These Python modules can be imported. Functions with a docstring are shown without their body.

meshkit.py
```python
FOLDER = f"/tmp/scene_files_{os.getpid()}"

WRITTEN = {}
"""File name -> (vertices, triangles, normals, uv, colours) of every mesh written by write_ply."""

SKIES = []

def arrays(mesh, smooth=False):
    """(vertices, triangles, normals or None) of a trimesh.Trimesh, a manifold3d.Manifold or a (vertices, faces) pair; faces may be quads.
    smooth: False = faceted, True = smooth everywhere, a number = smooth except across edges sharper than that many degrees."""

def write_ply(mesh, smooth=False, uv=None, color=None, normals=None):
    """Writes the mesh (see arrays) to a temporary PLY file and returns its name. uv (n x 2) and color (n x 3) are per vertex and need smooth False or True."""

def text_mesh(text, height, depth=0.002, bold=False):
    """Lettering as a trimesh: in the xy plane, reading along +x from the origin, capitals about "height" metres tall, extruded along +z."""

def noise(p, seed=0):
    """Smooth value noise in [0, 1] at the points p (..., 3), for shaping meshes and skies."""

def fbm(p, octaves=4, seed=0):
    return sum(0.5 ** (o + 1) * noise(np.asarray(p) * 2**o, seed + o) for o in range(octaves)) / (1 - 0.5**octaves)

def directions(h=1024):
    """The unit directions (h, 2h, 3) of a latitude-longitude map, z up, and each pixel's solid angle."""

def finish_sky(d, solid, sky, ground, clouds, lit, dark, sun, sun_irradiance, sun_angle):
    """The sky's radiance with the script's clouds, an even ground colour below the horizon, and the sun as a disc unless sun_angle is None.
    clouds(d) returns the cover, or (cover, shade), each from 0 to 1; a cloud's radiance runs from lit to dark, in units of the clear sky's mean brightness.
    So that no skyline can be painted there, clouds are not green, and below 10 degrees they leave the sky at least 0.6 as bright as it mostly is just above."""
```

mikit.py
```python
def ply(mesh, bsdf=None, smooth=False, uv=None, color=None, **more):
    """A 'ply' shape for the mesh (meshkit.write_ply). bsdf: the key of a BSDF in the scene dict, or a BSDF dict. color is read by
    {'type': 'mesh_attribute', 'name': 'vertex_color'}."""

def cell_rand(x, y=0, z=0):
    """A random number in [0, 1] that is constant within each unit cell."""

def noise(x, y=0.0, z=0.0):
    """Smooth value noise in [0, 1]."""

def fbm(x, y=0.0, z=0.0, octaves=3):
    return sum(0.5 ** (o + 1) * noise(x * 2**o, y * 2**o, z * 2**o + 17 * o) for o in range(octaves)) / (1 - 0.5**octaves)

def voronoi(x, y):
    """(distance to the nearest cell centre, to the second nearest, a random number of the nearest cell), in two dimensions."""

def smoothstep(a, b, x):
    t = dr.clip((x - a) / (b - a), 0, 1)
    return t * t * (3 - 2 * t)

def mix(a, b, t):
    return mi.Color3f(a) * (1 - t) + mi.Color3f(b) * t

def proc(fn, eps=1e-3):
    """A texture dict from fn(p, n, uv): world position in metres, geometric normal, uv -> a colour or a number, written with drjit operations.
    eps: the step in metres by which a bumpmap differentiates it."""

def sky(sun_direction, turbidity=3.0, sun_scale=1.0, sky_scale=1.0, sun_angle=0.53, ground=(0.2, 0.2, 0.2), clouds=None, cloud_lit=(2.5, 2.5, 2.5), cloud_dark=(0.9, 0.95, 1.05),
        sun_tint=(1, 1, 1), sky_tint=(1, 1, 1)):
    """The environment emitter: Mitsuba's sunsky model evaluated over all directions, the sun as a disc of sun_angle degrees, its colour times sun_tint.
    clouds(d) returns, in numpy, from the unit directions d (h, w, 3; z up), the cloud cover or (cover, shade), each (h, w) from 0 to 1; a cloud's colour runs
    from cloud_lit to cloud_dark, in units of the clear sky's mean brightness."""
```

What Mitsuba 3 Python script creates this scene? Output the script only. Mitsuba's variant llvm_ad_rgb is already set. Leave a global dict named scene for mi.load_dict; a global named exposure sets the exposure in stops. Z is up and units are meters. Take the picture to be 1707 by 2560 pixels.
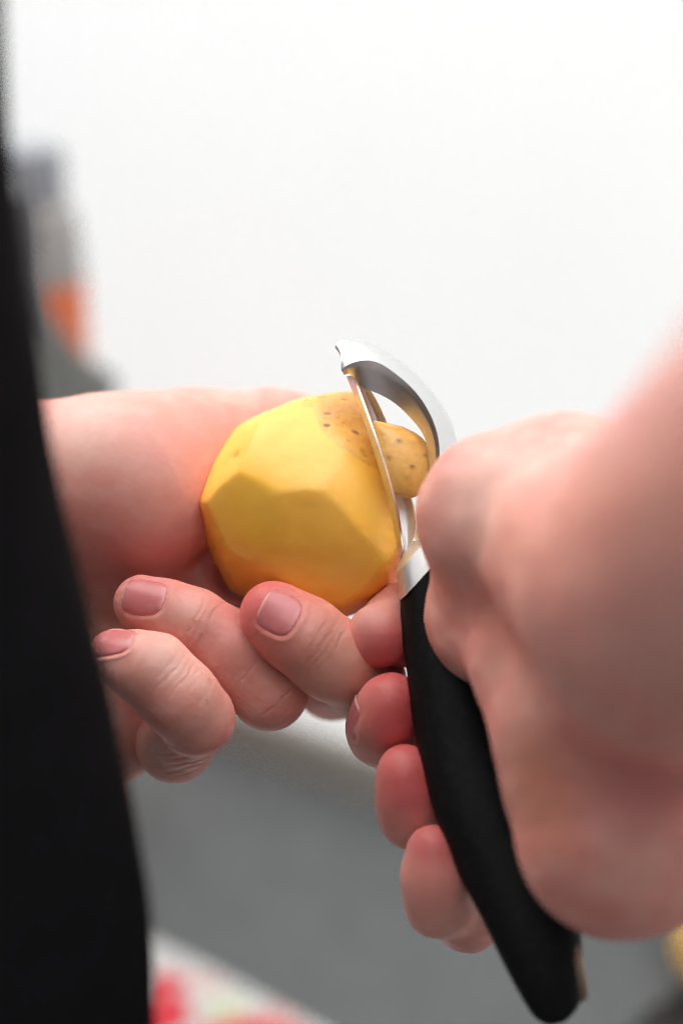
import math
import numpy as np, trimesh, mitsuba as mi, mikit, meshkit
from scipy.interpolate import CubicSpline, PchipInterpolator
import drjit as dr
T = mi.ScalarTransform4f
rng = np.random.default_rng(7)
scene, labels = {}, {}
MM = 0.001
A = lambda *v: np.array(v, float)

# ---------------------------------------------------------------- camera, lights, exposure
c20, s20 = math.cos(math.radians(20)), math.sin(math.radians(20))
AIM = A(0, 0, 1.23)
FWD = A(0, c20, -s20)
EYE = AIM - 0.5 * FWD
scene['camera'] = {'type': 'thinlens', 'fov': 2 * math.degrees(math.atan(0.09 / 0.5)), 'fov_axis': 'x', 'aperture_radius': 0.0102, 'focus_distance': 0.494,
                   'near_clip': 0.01, 'far_clip': 50.0, 'to_world': T().look_at(origin=EYE.tolist(), target=AIM.tolist(), up=[0, 0, 1])}
# unseen added lights: a backlight panel over the worktop, overhead fill; room otherwise dim
scene['added_backlight'] = {'type': 'rectangle', 'to_world': T().translate([-0.03, 0.20, 1.90]).rotate([0, 0, 1], -38.5).rotate([1, 0, 0], 180).scale([0.95, 0.36, 1]),
                          'emitter': {'type': 'area', 'radiance': {'type': 'rgb', 'value': [3.9, 3.9, 3.87]}}}
scene['added_fill_light'] = {'type': 'rectangle', 'to_world': T().translate([-0.35, -0.75, 2.4]).rotate([1, 0, 0], 180).scale([0.85, 0.75, 1]),
                          'emitter': {'type': 'area', 'radiance': {'type': 'rgb', 'value': [2.6, 2.6, 2.57]}}}
scene['room_light'] = {'type': 'constant', 'radiance': {'type': 'rgb', 'value': [0.26, 0.258, 0.256]}}
exposure = 0.0


# ---------------------------------------------------------------- helpers
def put(key, mesh, bsdf, smooth=30, color=None, label=None, category=None, group=None, kind=None, uv=None):
    """One entry of the scene; the mesh is in millimetres."""
    v, f = (mesh.vertices, mesh.faces) if hasattr(mesh, 'faces') else mesh
    scene[key] = mikit.ply((np.asarray(v) * MM, np.asarray(f)), bsdf, smooth=smooth, color=color, uv=uv)
    tell(key, label, category, group, kind)


def tell(key, label=None, category=None, group=None, kind=None):
    d = {k: x for k, x in (('label', label), ('category', category), ('group', group), ('kind', kind)) if x}
    if d:
        labels[key] = d


def unit(v):
    v = np.asarray(v, float)
    return v / np.maximum(np.linalg.norm(v, axis=-1, keepdims=True), 1e-12)


def smin(a, b, k):
    h = np.maximum(k - np.abs(a - b), 0) / k
    return np.minimum(a, b) - h * h * k * 0.25


def cone(p, a, b):
    """Distance to a limb between the balls a and b (x, y, z, r)."""
    a, b = A(*a), A(*b)
    ab = b[:3] - a[:3]
    q = p - a[:3].astype(p.dtype)
    g = q @ (ab / max(ab @ ab, 1e-9)).astype(p.dtype)
    t = np.clip(g, 0, 1)
    square = np.einsum('ij,ij->i', q, q) + t * (t - 2 * g) * p.dtype.type(ab @ ab)
    return np.sqrt(np.maximum(square, 0)) - (p.dtype.type(a[3]) + t * p.dtype.type(b[3] - a[3]))


def chain(p, balls, k=2.0):
    d = cone(p, balls[0], balls[1])
    for a, b in zip(balls[1:], balls[2:]):
        d = smin(d, cone(p, a, b), k)
    return d


def gradient(f, p, e=0.15):
    g = np.stack([f(p + e * x) - f(p - e * x) for x in np.eye(3)], 1)
    return unit(g)


def surface(f, lo, hi, h, block=12):
    """The surface f = 0 as a mesh (surface nets), evaluated only in the blocks that it passes through."""
    lo, hi = np.asarray(lo, float), np.asarray(hi, float)
    nb = np.ceil((hi - lo) / (h * block)).astype(int)
    n = nb * block + 1
    b = np.stack(np.meshgrid(*[np.arange(x) for x in nb], indexing='ij'), -1).reshape(-1, 3)
    mid = f(lo + (b + 0.5) * block * h)
    val = np.empty(n, np.float32)
    val[...] = 9.0
    off = np.stack(np.meshgrid(*[np.arange(block + 1)] * 3, indexing='ij'), -1).reshape(-1, 3)
    near = np.abs(mid) < block * h * 0.87 * 1.2 + 0.5
    for i in np.nonzero(~near & (mid < 0))[0]:
        x, y, z = b[i] * block
        val[x:x + block + 1, y:y + block + 1, z:z + block + 1] = -9.0
    for group in np.array_split(np.nonzero(near)[0], max(1, near.sum() // 60)):
        if len(group):
            q = (b[group] * block)[:, None, :] + off[None]
            d = f((lo + q.reshape(-1, 3) * h).astype(np.float32)).reshape(q.shape[:2])
            for i, row in zip(group, d):
                x, y, z = b[i] * block
                val[x:x + block + 1, y:y + block + 1, z:z + block + 1] = row.reshape([block + 1] * 3)
    neg = val < 0
    cn = [x - 1 for x in n]
    count = np.zeros(cn, np.int8)
    for a in np.ndindex(2, 2, 2):
        count += neg[a[0]:a[0] + cn[0], a[1]:a[1] + cn[1], a[2]:a[2] + cn[2]]
    cells = np.argwhere((count > 0) & (count < 8))
    index = np.full(cn, -1, np.int32)
    index[tuple(cells.T)] = np.arange(len(cells))
    total, weight = np.zeros((len(cells), 3)), np.zeros(len(cells))
    for ax in range(3):
        e = np.eye(3, dtype=int)[ax]
        for u in np.ndindex(2, 2):
            o = np.insert(np.array(u), ax, 0)
            p0, p1 = cells + o, cells + o + e
            v0, v1 = val[tuple(p0.T)], val[tuple(p1.T)]
            cross = (v0 < 0) != (v1 < 0)
            t = np.where(cross, v0 / np.where(cross, v0 - v1, 1), 0)
            total += np.where(cross[:, None], p0 + t[:, None] * e, 0)
            weight += cross
    v = lo + h * total / weight[:, None]
    faces = []
    for ax in range(3):
        e = np.eye(3, dtype=int)[ax]
        o1, o2 = np.eye(3, dtype=int)[(ax + 1) % 3], np.eye(3, dtype=int)[(ax + 2) % 3]
        s0 = neg[tuple(slice(0, n[i] - e[i]) for i in range(3))]
        s1 = neg[tuple(slice(e[i], n[i]) for i in range(3))]
        q = np.argwhere(s0 != s1)
        q = q[np.all([(q[:, i] >= 1) & (q[:, i] < n[i] - 1) for i in range(3) if i != ax], axis=0)]
        quad = np.stack([index[tuple(x.T)] for x in (q - o1 - o2, q - o2, q, q - o1)], 1)
        flip = ~s0[tuple(q.T)]
        quad[flip] = quad[flip][:, ::-1]
        faces.append(quad[(quad >= 0).all(1)])
    q = np.vstack(faces)
    f3 = np.vstack([q[:, [0, 1, 2]], q[:, [0, 2, 3]]])
    for _ in range(1):                                        # settle on the surface
        d = f(v)
        v = v - np.clip(d, -h, h)[:, None] * gradient(f, v, 0.2) * 0.9
    return v, f3


def sheet(grid, t, closed=False):
    """A thick sheet over a grid of points (n, m, 3)."""
    g = np.asarray(grid, float)
    n, m = g.shape[:2]
    du, dv = np.gradient(g, axis=0), np.gradient(g, axis=1)
    nn = unit(np.cross(du, dv))
    top, bot = (g + nn * t / 2).reshape(-1, 3), (g - nn * t / 2).reshape(-1, 3)
    i = np.arange(n * m).reshape(n, m)
    q = np.stack([i[:-1, :-1], i[1:, :-1], i[1:, 1:], i[:-1, 1:]], -1).reshape(-1, 4)
    ring = np.concatenate([i[:, 0], i[-1, 1:], i[-2::-1, -1], i[0, -2:0:-1]])
    nxt = np.roll(ring, -1)
    N = n * m
    side = np.stack([ring, nxt, nxt + N, ring + N], 1)
    q = np.vstack([q, q[:, ::-1] + N, side[:, ::-1]])
    return trimesh.Trimesh(np.vstack([top, bot]), np.vstack([q[:, [0, 1, 2]], q[:, [0, 2, 3]]]), process=False)


def tube(sections):
    """A closed loft through rings (k, n, 3), its ends closed with fans."""
    s = np.asarray(sections, float)
    k, n = s.shape[:2]
    i = np.arange(k * n).reshape(k, n)
    j = np.roll(i, -1, axis=1)
    q = np.stack([i[:-1], j[:-1], j[1:], i[1:]], -1).reshape(-1, 4)
    f = np.vstack([q[:, [0, 1, 2]], q[:, [0, 2, 3]]])
    ends = np.vstack([s[0].mean(0), s[-1].mean(0)])
    f = np.vstack([f, np.stack([j[0], i[0], np.full(n, k * n)], 1), np.stack([i[-1], j[-1], np.full(n, k * n + 1)], 1)])
    m = trimesh.Trimesh(np.vstack([s.reshape(-1, 3), ends]), f, process=False)
    if m.volume < 0:
        m.invert()
    return m


def spline(points, n):
    p = np.asarray(points, float)
    t = np.concatenate([[0], np.cumsum(np.linalg.norm(np.diff(p[:, :3], axis=0), axis=1) ** 0.7)])
    return CubicSpline(t, p)(np.linspace(0, t[-1], n))


def lathe(profile, centre, n=64):
    """A solid of revolution about a vertical axis; profile = (radius, height) rows in mm."""
    pr = np.asarray(profile, float)
    a = np.linspace(0, 2 * np.pi, n, endpoint=False)
    rings = np.stack([np.stack([r * np.cos(a), r * np.sin(a), np.full(n, z)], -1) for r, z in pr])
    return tube(rings + A(*centre))


# ---------------------------------------------------------------- materials
def rgb(*c):
    return {'type': 'rgb', 'value': list(c)}


VC = {'type': 'mesh_attribute', 'name': 'vertex_color'}


def skin_bump(p, n, uv):
    x, y, z = p.x * 1000, p.y * 1000, p.z * 1000
    fine = mikit.noise(x * 2.3 + 5, y * 2.3, z * 2.3)
    a = mikit.noise(x * 1.1 + y * 0.6, y * 0.9 - x * 0.5, z * 1.3 + 31)
    return 0.00004 * fine + 0.00005 * a


scene['mat_skin'] = {'type': 'bumpmap', 'arbitrary': {'type': 'proc'}} if False else {
    'type': 'twosided', 'b': {'type': 'bumpmap', 't': mikit.proc(skin_bump, 2e-4), 'scale': 1.0,
                              'b': {'type': 'principled', 'base_color': VC, 'roughness': 0.46, 'specular': 0.42, 'flatness': 0.6, 'sheen': 0.15}}}
scene['mat_nail'] = {'type': 'twosided', 'b': {'type': 'principled', 'base_color': VC, 'roughness': 0.3, 'specular': 0.5, 'flatness': 0.4}}
scene['mat_flesh'] = {'type': 'twosided', 'b': {'type': 'bumpmap', 'scale': 1.0, 't': mikit.proc(lambda p, n, uv: 0.00006 * mikit.fbm(p.x * 900, p.y * 900, p.z * 900), 3e-4),
                                                'b': {'type': 'principled', 'base_color': VC, 'roughness': 0.34, 'specular': 0.5, 'flatness': 0.5, 'clearcoat': 0.25, 'clearcoat_gloss': 0.7}}}
scene['mat_steel'] = {'type': 'twosided', 'b': {'type': 'principled', 'base_color': rgb(0.84, 0.84, 0.845), 'metallic': 1.0, 'roughness': mikit.proc(
    lambda p, n, uv: 0.34 + 0.10 * mikit.fbm(p.x * 700, p.y * 700, p.z * 700))}}
scene['mat_blade'] = {'type': 'twosided', 'b': {'type': 'principled', 'base_color': rgb(0.72, 0.72, 0.725), 'metallic': 1.0, 'roughness': 0.3}}
scene['mat_guard'] = {'type': 'twosided', 'b': {'type': 'principled', 'base_color': rgb(0.66, 0.66, 0.67), 'metallic': 1.0, 'roughness': 0.48}}
scene['mat_collar'] = {'type': 'twosided', 'b': {'type': 'principled', 'base_color': rgb(0.90, 0.90, 0.90), 'metallic': 1.0, 'roughness': 0.5}}
scene['mat_rubber'] = {'type': 'twosided', 'b': {'type': 'bumpmap', 'scale': 1.0, 't': mikit.proc(lambda p, n, uv: 0.00003 * mikit.noise(p.x * 2500, p.y * 2500, p.z * 2500), 2e-4),
                                                 'b': {'type': 'principled', 'base_color': mikit.proc(lambda p, n, uv: mikit.mix((0.005, 0.005, 0.0055), (0.0085, 0.0082, 0.0086), mikit.smoothstep(0.45, 0.75, mikit.fbm(p.x * 700, p.y * 700, p.z * 700, 4)))), 'roughness': 0.62, 'specular': 0.12}}}
scene['mat_cloth'] = {'type': 'twosided', 'b': {'type': 'principled', 'base_color': mikit.proc(
    lambda p, n, uv: mikit.mix((0.0035, 0.0035, 0.004), (0.006, 0.0055, 0.0065), mikit.fbm(p.x * 120, p.y * 120, p.z * 120))), 'roughness': 0.95, 'specular': 0.05, 'sheen': 0.0}}
scene['mat_glowing_wall'] = {'type': 'diffuse', 'reflectance': mikit.proc(lambda p, n, uv: mikit.mix((0.34, 0.345, 0.34), (0.42, 0.42, 0.415), mikit.fbm(p.x * 5, p.y * 5, p.z * 5)))}
scene['mat_wall'] = {'type': 'twosided', 'b': {'type': 'diffuse', 'reflectance': mikit.proc(lambda p, n, uv: mikit.mix((0.86, 0.87, 0.865), (0.89, 0.895, 0.89), mikit.fbm(p.x * 6, p.y * 6, p.z * 6)))}}
scene['mat_worktop'] = {'type': 'twosided', 'b': {'type': 'principled', 'base_color': mikit.proc(
    lambda p, n, uv: mikit.mix((0.082, 0.088, 0.089), (0.105, 0.111, 0.112), mikit.fbm(p.x * 60, p.y * 60, p.z * 60, 4))), 'roughness': 0.45, 'specular': 0.4}}
scene['mat_upstand'] = {'type': 'twosided', 'b': {'type': 'diffuse', 'reflectance': rgb(0.34, 0.32, 0.29)}}
scene['mat_brass'] = {'type': 'twosided', 'b': {'type': 'principled', 'base_color': rgb(0.28, 0.19, 0.13), 'metallic': 0.8, 'roughness': 0.4}}
scene['mat_packet'] = {'type': 'twosided', 'b': {'type': 'principled', 'base_color': VC, 'roughness': 0.4, 'specular': 0.4}}
scene['mat_canister'] = {'type': 'twosided', 'b': {'type': 'principled', 'base_color': rgb(0.055, 0.055, 0.05), 'roughness': 0.5}}
scene['mat_mill'] = {'type': 'twosided', 'b': {'type': 'principled', 'base_color': rgb(0.05, 0.05, 0.055), 'roughness': 0.35}}
scene['mat_black'] = {'type': 'twosided', 'b': {'type': 'principled', 'base_color': rgb(0.012, 0.012, 0.014), 'roughness': 0.4}}
scene['mat_orange'] = {'type': 'twosided', 'b': {'type': 'principled', 'base_color': rgb(0.62, 0.13, 0.035), 'roughness': 0.4}}
scene['mat_label'] = {'type': 'twosided', 'b': {'type': 'principled', 'base_color': rgb(0.28, 0.26, 0.25), 'roughness': 0.5}}
scene['mat_cap'] = {'type': 'twosided', 'b': {'type': 'principled', 'base_color': rgb(0.21, 0.215, 0.235), 'roughness': 0.4}}

# ---------------------------------------------------------------- setting
WA, WB = A(*(-63.6, 508.4, 900.0)), A(*(20.3, 441.6, 900.0))
along = unit(WB - WA)
into = A(-along[1], along[0], 0)
if into[1] < 0:
    into = -into
o = WA + into * 12
def outward(m):
    if m.volume < 0:
        m.invert()
    return m


box = lambda a, b, z0, z1, d0, d1: outward(trimesh.Trimesh(np.array([o + along * x + into * y + A(0, 0, z - 900) for x in (a, b) for y in (d0, d1) for z in (z0, z1)]),
                                                  [[0, 1, 3], [0, 3, 2], [4, 6, 7], [4, 7, 5], [0, 4, 5], [0, 5, 1], [2, 3, 7], [2, 7, 6], [0, 2, 6], [0, 6, 4], [1, 5, 7], [1, 7, 3]], process=False))
put('glowing_wall', box(-2600, 1800, 900, 2300, 0, 100), 'mat_glowing_wall', False, label='white wall with added glow filling the background above the worktop', category='glowing_wall')
scene['glowing_wall']['emitter'] = {'type': 'area', 'radiance': rgb(0.67, 0.682, 0.678)}  # added glow: the plain white wall emits to look brighter, no window here
put('wall', box(-2600, 1800, 0, 899, 2, 98), 'mat_wall', False, kind='structure')
put('worktop', box(-2600, 1800, 862, 900, -3, -900), 'mat_worktop', False, kind='structure')
put('glowing_wall__upstand', box(-2600, 1800, 900.5, 926, -12, -0.5), 'mat_upstand', False)  # taupe upstand strip along the back of the worktop
put('ceiling', trimesh.creation.box([6000, 6000, 60], trimesh.transformations.translation_matrix([0, 0, 2330])), 'mat_wall', False, kind='structure') if False else None
tell('added_fill_light', 'unseen square fill panel added high above the worktop', 'added light')
tell('added_backlight', 'unseen long backlight panel added over the worktop along the wall', 'pendant light')

# ---------------------------------------------------------------- left hand
INDEX = [(-17.8, -14.8, 1207.0, 8.7), (-14.1, -15.8, 1204.1, 9.4), (-9.2, -16.8, 1201.2, 10.2), (-2.7, -16.0, 1194.9, 10.6), (6.3, -7.1, 1184.1, 10.5), (-2.4, 21.2, 1171.3, 10.8), (-16.9, 54.0, 1173.6, 12.0)]
MIDDLE = [(-52.6, -8.2, 1207.3, 7.5), (-45.7, -10.0, 1205.6, 8.0), (-38.8, -11.0, 1202.8, 8.8), (-29.2, -11.4, 1195.7, 9.9), (-19.2, -12.5, 1183.8, 9.8), (-24.3, 21.3, 1171.6, 10.2), (-31.8, 48.6, 1164.6, 11.5)]
RING = [(-58.8, -21.1, 1198.4, 6.5), (-53.7, -24.6, 1197.5, 7.8), (-48.4, -27.2, 1196.3, 9.8), (-41.7, -29.4, 1190.1, 9.8), (-37.7, -25.8, 1182.6, 10.2)]
RING2 = [(-37.8, -22.4, 1180.1, 9.8), (-45.1, -8.5, 1165.8, 9.7), (-54.5, 33.8, 1147.4, 9.8)]
THUMB = [(-99.4, 31.2, 1222.0, 27.1), (-58.5, 26.7, 1227.3, 25.8), (-41.3, 40.9, 1231.4, 18.5), (-20.6, 52.2, 1233.2, 13.3), (-5.6, 56.3, 1232.6, 11.7)]
PALM = [[(-63.9, 29.5, 1205.7, 20.7), (-17.6, 57.6, 1177.7, 12.5)], [(-73.5, 35.5, 1187.1, 20.8), (-31.9, 50.4, 1163.8, 12.0)], [(-70.4, 24.9, 1169.9, 16.2), (-52.1, 36.9, 1150.1, 10.8)], [(-61.8, -0.970, 1163.0, 11.3), (-72.9, 28.4, 1179.3, 18.7)],
        [(-99.4, 31.2, 1222.0, 27.1), (-190.8, 56.2, 1209.0, 32.1)], [(-100.9, 34.4, 1207.7, 24.8), (-73.7, 37.3, 1186.3, 18.9)], [(-45.8, 60.0, 1207.6, 19.4), (-18.8, 58.9, 1187.1, 13.1)], [(-18.8, 57.0, 1187.9, 12.4), (-1.170, 58.3, 1197.2, 11.7)], [(-1.170, 58.3, 1197.2, 11.7), (5.9, 60.3, 1214.4, 10.3)], [(5.9, 60.3, 1214.4, 10.3), (2.1, 63.0, 1227.7, 9.5)],
        [(-43.1, 61.6, 1218.0, 16.8), (-18.7, 66.3, 1219.1, 11.7)], [(-18.8, 65.6, 1205.6, 14.4), (-3.1, 65.1, 1209.9, 11.7)]]

HOLLOW = [(-33.2, 0.473, 1213.8, 7.2), (-25.0, 79.8, 1180.1, 9.5)]
PALM += [[(-52.9, 90.5, 1186.2, 20.7), (-17.3, 94.1, 1172.9, 20.9)], [(-22.0, 64.1, 1160.4, 10.7), (-31.1, 88.1, 1167.8, 18.0)], [(-69.9, 60.2, 1190.8, 22.2), (-52.9, 88.1, 1179.7, 20.7)]]


def left_body(p):
    d = chain(p, THUMB, 8)
    for a, b in PALM:
        d = smin(d, cone(p, a, b), 7)
    return -smin(-d, cone(p, *HOLLOW), 3)                     # the hollow between palm and curled fingers


def left_hand(p):
    d = left_body(p)
    i, m = chain(p, INDEX, 3), chain(p, MIDDLE, 3)
    r, r2 = chain(p, RING, 3), chain(p, RING2, 3)
    knuck = smin(r, r2, 1.2)
    near_root = lambda q: np.clip(cone(p, q, q) / 12, 0, 1)
    d = np.where(near_root(INDEX[-1]) < 1, smin(d, i, 4 - 3.7 * near_root(INDEX[-1])), smin(d, i, 0.3))
    d = np.where(near_root(MIDDLE[-1]) < 1, smin(d, m, 4 - 3.7 * near_root(MIDDLE[-1])), smin(d, m, 0.3))
    return smin(d, knuck, 0.35)


class Nail:
    """A fingernail lying on the surface f: centre, direction of the finger tip, outward direction, half width and half length in mm."""

    def __init__(self, f, centre, tip, out, w, l, lift=0.12):
        self.f, self.w, self.l, self.lift = f, w, l, lift
        self.n = unit(A(*out))
        t = A(*tip)
        self.t = unit(t - self.n * (t @ self.n))
        self.s = np.cross(self.n, self.t)
        self.c = A(*centre)
        self.c = self.drop(self.c[None] + 4 * self.n, 0)[0]

    def drop(self, q, lift):
        q = np.array(q, float)
        for _ in range(40):
            q = q - self.n * np.clip(self.f(q) - 0.0, -2, 2)[:, None] * 0.8
        return q + self.n * np.reshape(lift, (-1, 1))

    def local(self, v):
        r = v - self.c
        return (r @ self.s) / self.w, (r @ self.t) / self.l, r @ self.n

    def radius(self, a, b):
        b2 = np.where(b > 0, b * 0.98, b)
        return (np.abs(a) ** 3.2 + np.abs(b2) ** 3.0) ** (1 / 3.1)

    def groove(self, v):
        """How far the skin moves in (-) or swells (+) around the nail, in mm."""
        a, b, c = self.local(v)
        q = self.radius(a, b)
        near = np.abs(c) < 7
        fold = np.exp(-((q - 1.20) / 0.14) ** 2) * np.where(b > 0.75, 0.1, 1.0)
        cut = np.exp(-((q - 1.0) / 0.07) ** 2) * np.where(b > 0.85, 0.5, 1.0)
        return np.where(near, 0.24 * fold - 0.26 * cut - 0.25 * (q < 0.95), 0)

    def mesh(self):
        nr, na = 14, 72
        ang = np.linspace(0, 2 * np.pi, na, endpoint=False)
        rows = []
        for r in np.linspace(0.0, 1.0, nr):
            a, b = np.cos(ang), np.sin(ang)
            k = self.radius(a, b)
            rows.append(np.stack([a / k * r, b / k * r], 1))
        ab = np.array(rows)
        flat = ab.reshape(-1, 2)
        q = self.c + flat[:, :1] * self.w * self.s + flat[:, 1:] * self.l * self.t + 4 * self.n
        rr = np.repeat(np.linspace(0, 1, nr), na)
        lift = self.lift - 0.42 * np.clip((rr - 0.9) / 0.1, 0, 1) * (flat[:, 1] < 0.72) + 0.25 * np.clip(flat[:, 1] - 0.5, 0, 1)
        v = self.drop(q, lift)
        i = np.arange(nr * na).reshape(nr, na)
        j = np.roll(i, -1, 1)
        f = np.stack([i[:-1], i[1:], j[1:], j[:-1]], -1).reshape(-1, 4)
        # a thin plate: a second, lower layer and a rim
        low = v - self.n * 0.35
        N = len(v)
        rim = np.stack([i[-1], i[-1] + N, j[-1] + N, j[-1]], 1)
        f = np.vstack([f, f[:, ::-1] + N, rim])
        col = np.tile(A(0.52, 0.155, 0.155), (N, 1))
        lun = np.clip((-flat[:, 1] - 0.62) / 0.25, 0, 1) * (np.abs(flat[:, 0]) < 0.6)
        edge = np.clip((flat[:, 1] - 0.92) / 0.05, 0, 1)
        blot = meshkit.fbm(v * 0.35, 3, 5)[:, None]
        col = col * (0.88 + 0.24 * blot)
        col = col + lun[:, None] * (A(0.60, 0.32, 0.29) - col) * 0.35
        col = col + edge[:, None] * (A(0.72, 0.47, 0.36) - col) * 0.7
        return trimesh.Trimesh(np.vstack([v, low]), np.vstack([f[:, [0, 1, 2]], f[:, [0, 2, 3]]]), process=False), np.vstack([col, col])


def wrinkle(v, n, centre, axis, reach, count, spread, depth, seed):
    """Fine creases across a joint: valleys at uneven steps along axis round centre."""
    r = v - A(*centre)
    ax = unit(A(*axis))
    g = np.random.default_rng(seed)
    s = r @ ax + 2.2 * (meshkit.fbm(v * 0.22, 3, seed) - 0.5) + 0.5 * (meshkit.noise(v * 1.1, seed + 3) - 0.5)
    mask = np.exp(-(np.linalg.norm(r, axis=1) / reach) ** 4)
    out = np.zeros(len(v))
    for k in range(count):
        at = (k - (count - 1) / 2) * spread + g.normal(0, spread * 0.22)
        w = g.uniform(0.26, 0.42)
        seg = np.clip(3.0 * meshkit.noise(v * 0.13 + 9.1 * k, seed + k) - 0.6, 0, 1)
        out -= depth * g.uniform(0.5, 1.0) * np.exp(-((s - at) / w) ** 2) * seg
    return out * mask


SKIN, PINK, PALE, RED = A(0.63, 0.285, 0.230), A(0.645, 0.235, 0.195), A(0.73, 0.45, 0.38), A(0.58, 0.075, 0.08)


def skin_colour(v, spots, seed):
    a = meshkit.fbm(v * 0.06, 3, seed)[:, None]
    b = meshkit.fbm(v * 0.23, 3, seed + 9)[:, None]
    col = SKIN + (PINK - SKIN) * np.clip(a * 2.4 - 0.7, 0, 1) + (PALE - SKIN) * np.clip(b * 2 - 0.85, 0, 1) * 0.55
    for (x, y, z, r), tint, w in spots:
        q = np.linalg.norm(v - A(x, y, z), axis=1) / r
        m = w * np.exp(-q ** 2.5)[:, None] * (0.72 + 0.56 * b)
        col = col + (tint - col) * np.clip(m, 0, 1)
    return col * (0.97 + 0.06 * meshkit.noise(v * 1.7, seed + 4))[:, None]


def skin_mesh(key, f, lo, hi, h, nails, creases, spots, seed, label=None, lumps=0.0):
    v, faces = surface(f, lo, hi, h)
    n = gradient(f, v, 0.35)
    d = np.zeros(len(v))
    for nl in nails:
        d += nl.groove(v)
    for cr in creases:
        d += wrinkle(v, n, *cr)
    d += 0.10 * (meshkit.fbm(v * 0.35, 3, seed + 2) - 0.5)
    d += lumps * (meshkit.fbm(v * 0.055, 3, seed + 5) - 0.5)
    v = v + n * d[:, None]
    put(key, (v, faces), 'mat_skin', True, skin_colour(v, spots, seed), label=label)


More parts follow.
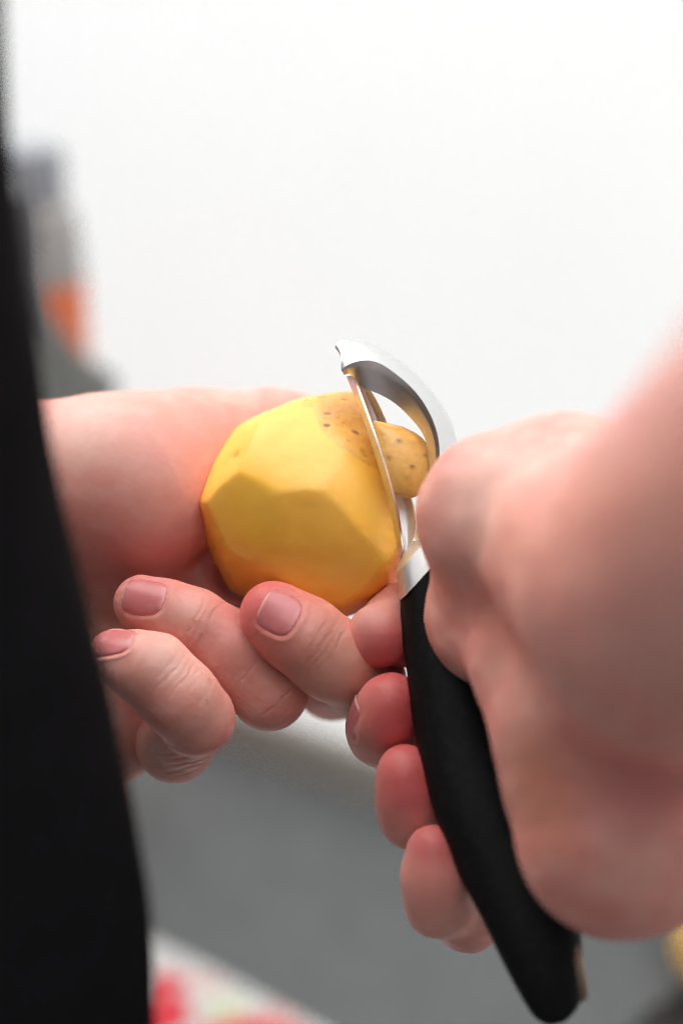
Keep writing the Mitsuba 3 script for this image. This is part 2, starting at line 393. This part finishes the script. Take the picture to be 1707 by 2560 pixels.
NL = [Nail(left_hand, (-15.8, -22.0, 1210.5), (-0.872, 0.119, 0.475), (0.121, -0.894, 0.432), 5.7, 5.0),
      Nail(left_hand, (-51.2, -13.2, 1211.2), (-0.962, -0.009, 0.273), (-0.050, -0.737, 0.674), 5.2, 6.0),
      Nail(left_hand, (-58.2, -24.6, 1203.2), (-0.983, 0.149, 0.109), (-0.121, -0.676, 0.727), 4.6, 6.0)]
CL = [((-43.0, -34.4, 1199.8), (0.689, -0.027, -0.724), 9, 4, 1.7, 0.30, 3), ((-36.7, -36.2, 1194.8), (0.691, -0.040, -0.721), 12, 6, 2.1, 0.22, 5), ((-31.4, -28.6, 1180.7), (0.549, 0.047, -0.835), 8, 4, 1.4, 0.3, 8),
      ((-35.4, -18.1, 1206.7), (0.879, -0.062, -0.473), 8, 4, 1.6, 0.34, 11), ((-25.4, -19.1, 1197.9), (0.767, -0.121, -0.631), 11, 4, 2.4, 0.24, 13), ((-14.2, -18.9, 1184.1), (0.612, -0.070, -0.788), 8, 4, 1.6, 0.34, 14),
      ((-5.5, -25.1, 1201.9), (0.796, -0.111, -0.595), 9, 5, 1.5, 0.26, 17), ((-41.8, -22.5, 1168.1), (0.436, -0.093, -0.895), 11, 5, 2.2, 0.34, 19)]
SPL = [((-20.7, -17.4, 1211.3, 10.1), RED, 0.75), ((-16.1, -23.7, 1200.0, 7.8), RED, 0.45), ((-7.2, -21.2, 1195.2, 13.6), A(0.50, 0.22, 0.14), 0.5), ((-54.9, -15.1, 1206.0, 6.8), PINK, 0.8), ((-31.6, -25.6, 1177.3, 6.8), RED, 0.35),
       ((-14.2, -17.4, 1182.1, 6.9), RED, 0.25), ((-43.0, 19.2, 1238.9, 20.1), A(0.66, 0.27, 0.22), 0.6), ((-53.2, 4.8, 1214.0, 17.6), RED, 0.35), ((-68.1, 14.5, 1246.6, 14.0), PALE, 0.6), ((-42.3, -31.0, 1203.3, 6.6), PALE, 0.5)]
skin_mesh('person__left_hand', left_hand, (-175, -75, 1100), (25, 125, 1300), 0.40, NL, CL, SPL, 21, 'hand cupped round the potato, fingers curled with three nails in view')
for k, nl in enumerate(NL):
    m, c = nl.mesh()
    put('person__left_hand__fingernail' + ('' if k == 0 else f'_{k:03d}'), m, 'mat_nail', True, c)

# ---------------------------------------------------------------- right hand
R_INDEX = [(10.0, -16.7, 1201.6, 8.3), (17.0, -4.6, 1199.8, 9.3), (27.4, 16.0, 1192.1, 10.2), (50.0, 23.6, 1189.5, 11.1)]
R_MIDDLE = [(12.3, -28.7, 1189.2, 6.5), (11.6, -27.3, 1184.2, 7.2), (10.0, -22.7, 1176.3, 7.2), (16.8, -4.7, 1164.4, 8.3), (34.1, 15.3, 1160.8, 9.6), (54.7, 15.0, 1171.8, 11.3)]
R_RING = [(16.1, -41.3, 1174.9, 6.2), (16.9, -41.4, 1169.0, 7.0), (18.2, -39.7, 1161.9, 7.0), (26.6, -20.9, 1149.2, 8.2), (43.3, 0.971, 1145.0, 9.5), (61.1, 1.962, 1159.4, 11.1)]
R_LITTLE = [(23.3, -55.1, 1160.3, 5.9), (23.6, -56.6, 1153.3, 6.8), (24.8, -55.3, 1145.2, 7.1), (32.8, -40.1, 1131.6, 7.5), (48.1, -20.8, 1126.1, 8.8), (65.8, -23.1, 1148.9, 10.5)]
R_THUMB = [(35.0, 19.9, 1214.6, 9.4), (39.7, -0.942, 1227.4, 12.1), (42.9, -26.8, 1238.2, 16.3)]
R_BODY = [[(39.8, -34.1, 1241.6, 21.6), (54.0, -43.4, 1245.3, 22.1)], [(41.5, -29.3, 1213.9, 20.9), (55.2, -38.3, 1229.9, 21.3)], [(54.0, -43.4, 1245.3, 22.1), (63.0, -39.4, 1215.3, 22.8)], [(63.0, -39.4, 1215.3, 22.8), (63.6, -67.3, 1202.9, 26.8)], [(63.6, -67.3, 1202.9, 26.8), (65.5, -81.5, 1181.5, 25.5)],
          [(62.8, -69.6, 1243.4, 29.6), (73.1, -98.9, 1250.7, 34.2)], [(73.1, -98.9, 1250.7, 34.2), (79.8, -274.3, 1353.6, 32.1)], [(50.0, 23.6, 1189.5, 11.1), (69.9, -21.9, 1199.2, 27.0)], [(62.3, 1.962, 1159.4, 11.1), (71.4, -42.3, 1172.2, 26.4)], [(70.7, -78.7, 1218.3, 23.7), (71.3, -99.4, 1249.2, 30.3)], [(44.0, -52.4, 1208.9, 12.4), (53.0, -55.1, 1207.3, 15.7)]]


def right_body(p):
    d = cone(p, *R_BODY[0])
    for a, b in R_BODY[1:]:
        d = smin(d, cone(p, a, b), 9)
    return d


def right_hand(p):
    d = smin(right_body(p), chain(p, R_THUMB, 6), 5)
    for c in (R_INDEX, R_MIDDLE, R_RING, R_LITTLE):
        e = chain(p, c, 7)
        k = np.clip(1 - cone(p, c[-1], c[-1]) / 14, 0, 1)
        d = smin(d, e, 0.5 + 4.5 * k)
    return d


NR = [Nail(right_hand, (3.5, -13.7, 1198.2), (-0.105, -0.779, 0.618), (-0.962, -0.182, -0.203), 5.2, 5.6, 0.4), Nail(right_hand, (6.1, -26.5, 1183.4), (0.252, -0.133, 0.959), (-0.844, -0.532, 0.065), 4.6, 5.6, 0.5)]
SPR = [((13.5, -25.5, 1200.8, 11.7), RED, 0.9), ((15.6, -35.0, 1186.3, 11.6), RED, 1.0), ((17.6, -45.9, 1174.1, 9.8), RED, 0.9), ((23.1, -59.7, 1165.3, 8.0), RED, 0.75), ((23.3, -60.8, 1150.6, 8.6), PINK, 0.7), ((7.5, -16.8, 1207.4, 5.6), PALE, 0.5), ((17.7, -44.9, 1165.2, 4.6), PALE, 0.8), ((24.5, -60.0, 1147.0, 5.4), PALE, 0.5), ((10.9, -26.9, 1173.5, 5.1), PALE, 0.4),
       ((47.1, -65.2, 1226.4, 13.1), A(0.50, 0.15, 0.11), 0.6), ((43.5, -92.0, 1196.6, 14.6), A(0.50, 0.17, 0.10), 0.6), ((68.2, -99.6, 1205.0, 18.1), A(0.62, 0.20, 0.19), 0.7), ((32.9, -54.4, 1255.8, 15.2), PALE, 0.7), ((54.3, -78.0, 1235.1, 5.9), PALE, 0.6), ((65.5, -111.4, 1187.0, 10.4), PALE, 0.5)]
CR = [((40.9, -57.7, 1217.6), (0.581, 0.278, 0.765), 16, 3, 5, 0.5, 31), ((50.9, -74.0, 1231.3), (0.316, 0.324, 0.891), 18, 3, 6, 0.5, 33)]
skin_mesh('person__right_hand', right_hand, (-10, -345, 1085), (170, 85, 1440), 0.95, NR, CR, SPR, 41, 'hand gripping the black peeler handle, fingertips wrapped round it from behind', 2.6)
for k, nl in enumerate(NR):
    m, c = nl.mesh()
    put('person__right_hand__fingernail' + ('' if k == 0 else f'_{k:03d}'), m, 'mat_nail', True, c)

# ---------------------------------------------------------------- the wearer's black top
edge = np.array([(-60.8, -111.0, 1407.6), (-62.8, -108.6, 1370.1), (-63.5, -106.8, 1345.9), (-62.8, -105.4, 1320.4), (-60.2, -106.4, 1294.2), (-56.3, -109.7, 1267.7), (-50.2, -115.1, 1241.2), (-44.5, -120.7, 1214.2), (-40.3, -128.2, 1187.7), (-39.3, -134.3, 1165.1), (-39.3, -145.0, 1124.0)])
rows = spline(edge, 150)
th = np.linspace(0, 2 * np.pi, 120, endpoint=False)
left_dir, deep = A(-1, 0, 0), A(0, 1, 0)
rings = []
for k, e in enumerate(rows):
    ring = e + left_dir * 190 + (-left_dir[None] * 190 * np.cos(th)[:, None]) + deep[None] * 85 * np.sin(th)[:, None]
    rings.append(ring)
rings = np.array(rings)
fold = 3.0 * (meshkit.fbm(rings * A(0.03, 0.03, 0.008), 3, 71) - 0.5) + 1.2 * (meshkit.fbm(rings * A(0.08, 0.08, 0.03), 3, 75) - 0.5)
cen = rings.mean(1, keepdims=True)
rings = rings + unit(rings - cen) * fold[..., None]
put('person__black_top', tube(rings), 'mat_cloth', True)
tell('person', 'person in black clothing peeling a potato, both bare hands in view', 'person')

# ---------------------------------------------------------------- potato
PC = A(*(-8.1, 15.4, 1225.6))
ico = trimesh.creation.icosphere(subdivisions=7)
D = ico.vertices
CX, CU, CT = A(1, 0, 0), A(*(0.000, 0.342, 0.940)), A(*(0.000, -0.940, 0.342))       # right, up, towards the viewer
loc = lambda x, u, t: unit(x * CX + u * CU + t * CT)
q = np.stack([D @ CX, D @ CU, D @ CT], 1)
rough = 32.5 / np.sqrt((q[:, 0] / 1.0) ** 2 + (q[:, 1] / 1.0) ** 2 + (q[:, 2] / 1.12) ** 2)
rough = rough + 1.2 * (meshkit.fbm(D * 1.1 + 3, 2, 3) - 0.5)
cuts = [((0.955, 0.24, -0.14), 20.6, 160), ((-0.08, 0.60, 0.79), 28.7, 48), ((-0.04, -0.46, 0.89), 27.3, 60), ((-0.53, -0.24, 0.81), 28.6, 60), ((-0.86, -0.42, 0.27), 28.5, 90), ((0.60, 0.20, 0.775), 28.2, 55), ((-0.78, 0.56, 0.28), 28.4, 70),
        ((-0.40, -0.80, 0.44), 27.4, 70), ((0.50, -0.76, 0.40), 30.2, 60), ((0.90, -0.40, 0.2), 29.0, 80), ((-0.35, 0.90, 0.1), 28.9, 70), ((-0.95, 0.1, -0.3), 30, 70), ((0.0, -0.9, -0.4), 28, 70)]
heights = []
DW = unit(D + 0.07 * np.stack([meshkit.fbm(D * 2.2 + 5 * k_, 2, 60 + k_) - 0.5 for k_ in range(3)], 1))
for n, h, R in cuts:
    cc = loc(*n) * (h - R)
    dc = DW @ cc
    heights.append(dc + np.sqrt(np.maximum(dc ** 2 - cc @ cc + R * R, 0)))
heights = np.array(heights)
k = 0.24
flesh = -k * np.log(np.exp(-(heights - heights.min(0)) / k).sum(0)) + heights.min(0)
wob = 0.10 * (meshkit.fbm(D * 9, 3, 12) - 0.5) + 0.25 * (meshkit.noise(D * 3.5, 18) - 0.5)
flesh = flesh + wob
limit = np.interp(q[:, 0], [-1, -0.3, -0.1, 0.05, 0.10, 0.29, 0.45, 0.62, 1], [1.02, 0.95, 0.91, 0.84, 0.70, 0.52, 0.42, 0.36, 0.3])
margin = np.where(q[:, 2] > -0.2, q[:, 1] - limit + 0.07 * (meshkit.fbm(D * 7, 3, 8) - 0.5) + 0.05 * (meshkit.fbm(D * A(30, 30, 30), 3, 9) - 0.5), 0.3)     # above this line the potato still wears its skin
skinside = margin > 0
rad = flesh + 0.25 * np.clip(margin / 0.04, 0, 1)
pv = PC + D * rad[:, None]
yb = meshkit.fbm(D * 3, 3, 31)[:, None]
yf = meshkit.fbm(D * A(14, 14, 14), 3, 33)[:, None]
FLESH1, FLESH2 = A(0.90, 0.515, 0.085), A(0.87, 0.41, 0.03)
pcol = FLESH1 + (FLESH2 - FLESH1) * np.clip(yb * 1.2 - 0.2, 0, 1)
pcol = pcol * (0.97 + 0.06 * yf)
SK1, SK2 = A(0.77, 0.41, 0.10), A(0.66, 0.29, 0.055)
scol = SK1 + (SK2 - SK1) * np.clip(meshkit.fbm(D * 6, 4, 41)[:, None] * 2 - 0.5, 0, 1)
scol = scol * (0.86 + 0.28 * meshkit.fbm(D * 30, 3, 43))[:, None]
thin = np.clip(margin / 0.22, 0, 1)[:, None]                     # a thin cut leaves streaks of skin behind
col = np.where(skinside[:, None], pcol + (scol - pcol) * (0.35 + 0.65 * thin), pcol)
spots = [(0.15, 0.83, 0.54, 0.036, 0.5, 0.7), (0.146, 0.73, 0.66, 0.034, 0.55, 0.95), (0.39, 0.65, 0.65, 0.040, 0.5, 0.9), (-0.05, 0.93, 0.33, 0.03, 0.6, 0.8), (0.09, 0.95, 0.3, 0.045, 0.45, 0.6),
         (0.46, 0.50, 0.72, 0.03, 1.0, 0.35), (0.49, 0.46, 0.72, 0.022, 0.8, 0.4), (0.33, 0.58, 0.74, 0.02, 0.8, 0.3), (0.55, 0.7, 0.45, 0.03, 0.7, 0.6), (0.28, 0.9, 0.3, 0.03, 0.5, 0.5)]
g3 = np.random.default_rng(17)
spots += [(x, u, 0.0, r, 0.7, w) for x, u, r, w in zip(g3.uniform(-0.25, 0.62, 34), g3.uniform(0.45, 0.98, 34), g3.uniform(0.008, 0.018, 34), g3.uniform(0.15, 0.5, 34)) if u > np.interp(x, [-0.3, 0.05, 0.1, 0.29, 0.62], [0.97, 0.88, 0.74, 0.56, 0.42]) and x * x + u * u < 0.97]
spots = [(x, u, t if t else math.sqrt(1 - x * x - u * u), r, f, w) for x, u, t, r, f, w in spots]
dent = np.zeros(len(D))
for x, u, t, r, flat, w in spots:
    o0 = D - loc(x, u, t) + 0.02 * (meshkit.fbm(D * 30, 2, 51)[:, None] - 0.5)
    tilt = unit(CX + 0.35 * (x - 0.2) * CU - 0.25 * CU)
    oa = o0 @ tilt
    ob = np.sqrt(np.maximum((o0 ** 2).sum(1) - oa ** 2, 0))
    m = w * np.exp(-(np.sqrt(oa ** 2 + (ob / flat) ** 2) / r) ** 3)[:, None]
    col = col + (A(0.20, 0.07, 0.025) - col) * m
    dent += 0.3 * m[:, 0]
r0 = np.linalg.norm((D - loc(-0.69, 0.47, 0.55)) * 1.0, axis=1) / 0.05
m = np.exp(-r0 ** 2)[:, None]
col = col + (A(0.66, 0.32, 0.04) - col) * m * 0.8
dent += 0.5 * m[:, 0]
pv = pv - D * dent[:, None]
put('potato', (pv, ico.faces), 'mat_flesh', True, col, label='half peeled yellow potato held in the cupped hand under the peeler blade', category='potato')

# the strip of skin that comes off through the blade's slot
us = np.linspace(0, 1, 50)
inner = spline([(8.4, 1.475, 1254.5), (9.9, -3.4, 1249.9), (11.7, -6.7, 1243.9), (13.5, -7.7, 1238.1)], 50)
outer = spline([(8.8, 1.475, 1254.5), (11.6, 2.2, 1253.6), (17.3, 2.6, 1251.8), (21.9, 2.4, 1248.3), (23.7, 1.071, 1244.6), (23.0, -1.356, 1240.9), (20.2, -3.9, 1236.7), (15.4, -6.0, 1237.0)], 50)
ts = np.linspace(0, 1, 34)
grid = inner[:, None] * (1 - ts)[None, :, None] + outer[:, None] * ts[None, :, None]
bulge = (np.sin(np.pi * np.clip(ts, 0, 1)) ** 0.8)[None, :] * (np.sin(np.pi * us) ** 0.5)[:, None] * 2.8
grid = grid + CT * bulge[..., None]
rim = 0.8 * (meshkit.fbm(np.c_[us * 14, us * 0 + 3, us * 0], 3, 66) - 0.5)
grid = grid + (unit(outer - inner) * rim[:, None])[:, None, :] * ts[None, :, None] ** 3
pm = sheet(grid, 0.7)
pvv = pm.vertices
ncol = SK1 + (A(0.58, 0.33, 0.075) - SK1) * np.clip(meshkit.fbm(pvv * 0.12, 3, 61)[:, None] * 2 - 0.4, 0, 1)
ncol = ncol * (0.86 + 0.28 * meshkit.fbm(pvv * 1.0, 3, 63))[:, None]
for px, r_, w_ in (((14.9, 6.3, 1247.3), 0.85, 0.9), ((18.3, 4.0, 1241.0), 0.62, 0.95), ((21.8, 5.0, 1243.8), 0.6, 0.8), ((12.1, 4.8, 1243.2), 0.8, 0.55), ((10.4, 6.8, 1248.8), 0.9, 0.3), ((19.3, 6.0, 1246.6), 1.3, 0.2), ((16.8, 3.0, 1238.2), 1.0, 0.15)):
    r2 = pvv - A(*px) + 0.5 * (meshkit.fbm(pvv * 0.9, 2, 67)[:, None] - 0.5)
    r2 = r2 - (r2 @ CT)[:, None] * CT
    m = w_ * np.exp(-(np.linalg.norm(r2 * A(1, 1, 1.25), axis=1) / r_) ** 2.2)[:, None]
    ncol = ncol + (A(0.17, 0.06, 0.02) - ncol) * m
put('potato__peel', pm, 'mat_flesh', True, ncol, label='strip of brownish yellow speckled skin curling off through the blade slot')

# ---------------------------------------------------------------- peeler
# handle: sections between a left and a right edge, with a half depth
sec = [((15.3, -15.2, 1211.6), (24.4, -11.8, 1221.1), 9.0), ((15.5, -19.6, 1205.5), (29.4, -17.4, 1211.3), 10.5), ((16.5, -26.7, 1197.7), (36.6, -26.7, 1197.7), 11.5), ((18.6, -36.9, 1184.2), (41.4, -37.8, 1184.6), 12), ((22.6, -49.5, 1170.0), (46.8, -49.7, 1172.5), 12),
       ((28.6, -60.4, 1157.7), (52.2, -61.0, 1161.8), 11.5), ((34.6, -70.0, 1148.9), (57.6, -69.9, 1151.9), 10.5), ((39.9, -77.4, 1140.2), (58.0, -77.2, 1143.7), 9), ((44.2, -81.9, 1133.7), (57.6, -81.7, 1137.0), 7), ((46.4, -83.8, 1131.3), (56.1, -83.9, 1133.9), 5), ((48.8, -85.2, 1130.5), (53.8, -84.8, 1131.5), 2.5)]
tt = np.concatenate([[0], np.cumsum([np.linalg.norm((A(*b[0]) + A(*b[1]) - A(*a[0]) - A(*a[1])) / 2) for a, b in zip(sec, sec[1:])])])
Ls, Rs, Hs = (PchipInterpolator(tt, np.array([s[i] for s in sec], float)) for i in range(3))
ang = np.linspace(0, 2 * np.pi, 64, endpoint=False)


def ring_at(t, grow=0.0, e=0.88):
    L, R, h = Ls(t), Rs(t), float(Hs(t))
    c, hw = (L + R) / 2, (R - L) / 2
    lw = np.linalg.norm(hw)
    hw = hw * (1 + grow / lw)
    sup = lambda x: np.sign(x) * np.abs(x) ** e
    return c + sup(np.cos(ang))[:, None] * hw + sup(np.sin(ang))[:, None] * CT * (h + grow)


tv = np.concatenate([np.linspace(0, tt[-1] - 8, 70), np.linspace(tt[-1] - 8, tt[-1], 20)[1:]])
put('peeler__handle', tube([ring_at(t) for t in tv]), 'mat_rubber', 40)
# steel collar at the top of the handle
c0 = ring_at(0.0, 0.35, 0.62)
up = (A(*(14.6, -10.5, 1218.6)) + A(*(22.8, -7.8, 1226.1)) - A(*(15.3, -15.2, 1211.6)) - A(*(24.4, -11.8, 1221.1))) / 2
coll = [c0 + up * x + (c0.mean(0) - c0) * s for x, s in ((0.0, 0.06), (0.01, 0.0), (0.5, 0.02), (0.92, 0.04), (0.97, 0.06), (1.03, 0.14), (1.22, 0.40), (1.25, 0.5))]
put('peeler__collar', tube(coll), 'mat_collar', 35)

# arched steel frame: outer edge, ridge and inner edge, joined into one bent band
O = spline([(-1.588, 9.1, 1272.6), (0.230, 15.5, 1272.5), (5.3, 21.3, 1271.0), (12.9, 22.0, 1266.9), (19.4, 20.2, 1262.2), (25.1, 16.0, 1256.4), (28.5, 12.1, 1251.6), (30.2, 8.0, 1246.2), (29.8, 3.0, 1238.2), (26.4, -3.4, 1229.5), (22.8, -7.6, 1223.8)], 90)
M_ = spline([(0.225, 3.1, 1267.7), (1.909, 2.6, 1269.4), (6.1, 2.0, 1270.6), (9.6, 1.753, 1269.9), (13.0, 1.025, 1267.9), (17.4, -0.240, 1264.4), (21.4, -2.0, 1259.6), (24.5, -3.6, 1252.3), (25.0, -4.9, 1245.7), (23.6, -7.8, 1234.8), (20.4, -10.2, 1225.4)], 90)
I_ = spline([(0.564, 3.7, 1266.6), (2.5, 3.8, 1266.8), (5.1, 2.8, 1264.0), (8.7, 2.2, 1262.3), (12.9, 1.932, 1260.2), (16.2, 1.523, 1257.6), (19.4, 0.364, 1254.4), (21.7, -0.834, 1251.1), (22.9, -2.1, 1244.7), (21.7, -4.1, 1233.4), (18.6, -9.2, 1225.1)], 90)
cols = []
for w in np.linspace(0, 1, 8):
    cols.append(O + (M_ - O) * w + (CX * 0.35 + CU * 0.9 + CT * 0.35) * 1.1 * math.sin(math.pi * w))
for w in np.linspace(0, 1, 8)[1:]:
    cols.append(M_ + (I_ - M_) * w)
band = np.stack(cols, 1)
put('peeler__frame', sheet(band, 0.75), 'mat_steel', 35)
# swivel blade: the cutting half at the left, the guard half at the right, a slot between
La = spline([(1.474, 6.5, 1265.3), (5.1, 1.407, 1257.3), (7.4, -1.825, 1251.3), (11.6, -6.6, 1238.1), (13.7, -9.4, 1229.1), (15.3, -11.7, 1221.3)], 60)
Lb = spline([(3.3, 4.6, 1266.1), (6.5, -1.466, 1258.1), (9.1, -4.9, 1251.6), (13.3, -9.7, 1238.4), (15.3, -12.1, 1228.9), (16.0, -12.1, 1223.1)], 60)
put('peeler__blade', sheet(np.stack([La + (Lb - La) * w for w in np.linspace(0, 1, 5)], 1), 0.55), 'mat_blade', 35)
Ga = spline([(3.7, 10.1, 1263.6), (6.7, 9.5, 1256.0), (9.6, 6.5, 1247.9), (13.5, 1.924, 1235.3), (15.4, -1.880, 1227.8), (16.3, -7.5, 1221.1)], 40)
Gb = spline([(5.9, 9.8, 1262.7), (8.9, 9.2, 1258.1), (12.4, 6.5, 1250.9), (17.9, 0.863, 1235.3), (19.3, -2.4, 1229.2), (17.8, -7.3, 1221.5)], 40)
put('peeler__blade_guard', sheet(np.stack([Ga + (Gb - Ga) * w - CT * 0.8 * math.sin(math.pi * w) for w in np.linspace(0, 1, 7)], 1), 0.55), 'mat_guard', 35)
# hanging hole's metal lining at the end of the handle
hc, ha, hb = A(*(55.9, -80.8, 1142.5)), A(*(57.2, -83.2, 1136.0)) - A(*(55.9, -80.8, 1142.5)), CT * 3.0 + CX * 0.8
a2 = np.linspace(0, 2 * np.pi, 60, endpoint=False)
ringc = hc + np.cos(a2)[:, None] * ha + np.sin(a2)[:, None] * hb
nrm = unit(np.cross(ha, hb))
ring_sections = []
for i_, (cc_, r_) in enumerate(zip(ringc, unit(ringc - hc))):
    b_ = np.linspace(0, 2 * np.pi, 10, endpoint=False)
    ring_sections.append(cc_ + np.cos(b_)[:, None] * r_ * 0.7 + np.sin(b_)[:, None] * nrm * 1.3)
ring_sections.append(ring_sections[0])
put('peeler__hanging_eye', tube(ring_sections), 'mat_brass', True, label='brown metal lining of the hole at the end of the handle')
tell('peeler', 'steel swivel peeler with arched frame and thick black handle, blade against the potato', 'peeler')

# ---------------------------------------------------------------- things behind, out of focus
c2 = A(*(179.1, 269.0, 925.0)) - A(0, 0, 25)
ico2 = trimesh.creation.icosphere(subdivisions=5)
d2 = ico2.vertices
r2 = 29 * (1 + 0.10 * (meshkit.fbm(d2 * 1.5, 2, 91) - 0.5))
cc2 = (A(0.78, 0.47, 0.13) + (A(0.66, 0.36, 0.08) - A(0.78, 0.47, 0.13)) * meshkit.fbm(d2 * 4, 3, 93)[:, None])
put('potato_001', (c2 + A(0, 0, 24) + d2 * r2[:, None] * A(1.0, 1.25, 0.9), ico2.faces), 'mat_flesh', True, cc2, label='blurred yellow potato lying on the grey worktop at the right edge', category='potato')
tc = A(*(198.6, 180.1, 900.0))
put('tray', lathe([(60, 0.6), (74, 0.6), (84, 10), (86, 10.5), (85, 12), (72, 3), (10, 2.6), (0.5, 2.6)], tc), 'mat_black', 40, label='black tray on the worktop at the lower right corner', category='tray')

# printed packet on the worktop
E0, E1 = A(*(-91.5, 307.4, 900.0)), A(*(-16.2, 239.5, 900.0))
ex = unit(E1 - E0)
ey = A(ex[1], -ex[0], 0)
if ey[1] > 0:
    ey = -ey
gu, gv = np.meshgrid(np.linspace(-1, 1, 90), np.linspace(-1, 1, 70), indexing='ij')
su = gu * (1 - 0.06 * np.abs(gv) ** 6)
sv = gv * (1 - 0.10 * np.abs(gu) ** 8)
pc = E0 + ex * 95 + ey * 72
hgt = 11 * (np.clip(1 - gu ** 4, 0, 1) * np.clip(1 - gv ** 4, 0, 1)) ** 0.6
base = pc + su[..., None] * ex * 112 + sv[..., None] * ey * 72
wr = 2.0 * (meshkit.fbm(base * 0.04, 2, 81) - 0.5)
topv = base + A(0, 0, 1)[None, None] * (3 + hgt + wr * (hgt / 11))[..., None]
pk = sheet(topv, 1.0)
pcols = np.tile(A(0.52, 0.51, 0.50), (len(pk.vertices), 1))
xy = pk.vertices[:, :2]
for place, r_, tint in (((-79.0, 253.9, 900.0), 11, A(0.55, 0.015, 0.03)), ((-59.6, 256.6, 900.0), 8, A(0.60, 0.40, 0.35)), ((-50.6, 235.4, 900.0), 9, A(0.50, 0.54, 0.38)), ((-82.4, 227.5, 900.0), 16, A(0.55, 0.015, 0.03)), ((-23.7, 235.4, 900.0), 9, A(0.60, 0.40, 0.38)), ((-34.0, 203.1, 900.0), 26, A(0.55, 0.03, 0.04))):
    q2 = np.linalg.norm(xy - A(*place)[:2], axis=1) / r_ + 0.7 * (meshkit.fbm(np.c_[xy * 0.06, np.full(len(xy), r_)], 3, 83) - 0.5)
    pcols = np.where((q2 < 1)[:, None], tint, pcols)
put('packet', pk, 'mat_packet', True, pcols, label='white packet printed in red and pale green lying on the worktop below the hand', category='packet')

# bottle, dark canister and black bottle near the wall at the far left
b0 = A(*(-154.2, 438.8, 1178.4)); b0[2] = 900.5
h1, h2, h3, h4 = (z_ - 900 for z_ in ((-154.2, 443.2, 1190.5)[2], (-154.2, 457.5, 1229.6)[2], (-154.2, 458.5, 1232.6)[2], (-154.2, 466.6, 1254.7)[2]))
put('bottle__body', lathe([(24, 0), (29, 3), (29.5, 10), (29.5, h1 - 3), (29, h1), (2, h1)], b0), 'mat_orange', 35, label='orange lower part')
put('bottle__label', lathe([(2, h1 + 0.4), (28.5, h1 + 0.4), (29, h1 + 2), (28, h2 - 18), (25, h2 - 4), (20, h2), (2, h2)], b0), 'mat_label', 35, label='pale grey upper part')
put('bottle__cap', lathe([(2, h2 + 0.4), (21, h2 + 0.4), (22, h3), (22, h4 - 3), (20, h4), (2, h4)], b0), 'mat_cap', 35, label='blue grey cap')
tell('bottle', 'tall blurred bottle with orange body, pale grey top and blue grey cap by the white wall', 'bottle')
k0 = A(*(-170.5, 383.1, 1171.4)); k0[2] = 900.5
prof = [(48, 0), (50, 3), (52, 60), (62, (-158.4, 372.0, 1141.0)[2] - 900)] + [(r_, z_ - 900) for r_, z_ in ((66, (-158.4, 375.8, 1151.5)[2]), (51, (-158.4, 379.8, 1162.5)[2]), (38, (-158.4, 386.9, 1182.1)[2]), (25, (-158.4, 395.0, 1204.3)[2]), (20, (-158.4, 399.7, 1217.0)[2]), (2, (-158.4, 399.9, 1217.7)[2]))]
put('jug', lathe(prof, k0), 'mat_canister', 60, label='blurred dark grey jug with sloping shoulder behind the wrist, in front of the orange bottle', category='jug')
d0 = A(*(-148.9, 370.4, 1195.2)); d0[2] = 900.5
dtop = (-148.9, 391.0, 1251.8)[2] - 900
put('pepper_mill', lathe([(14, 0), (15, 2), (15, dtop - 60), (11, dtop - 45), (14.5, dtop - 25), (12, dtop - 6), (4, dtop)], d0), 'mat_mill', 35, label='slim black bottle-shaped grinder left of the orange bottle', category='grinder')
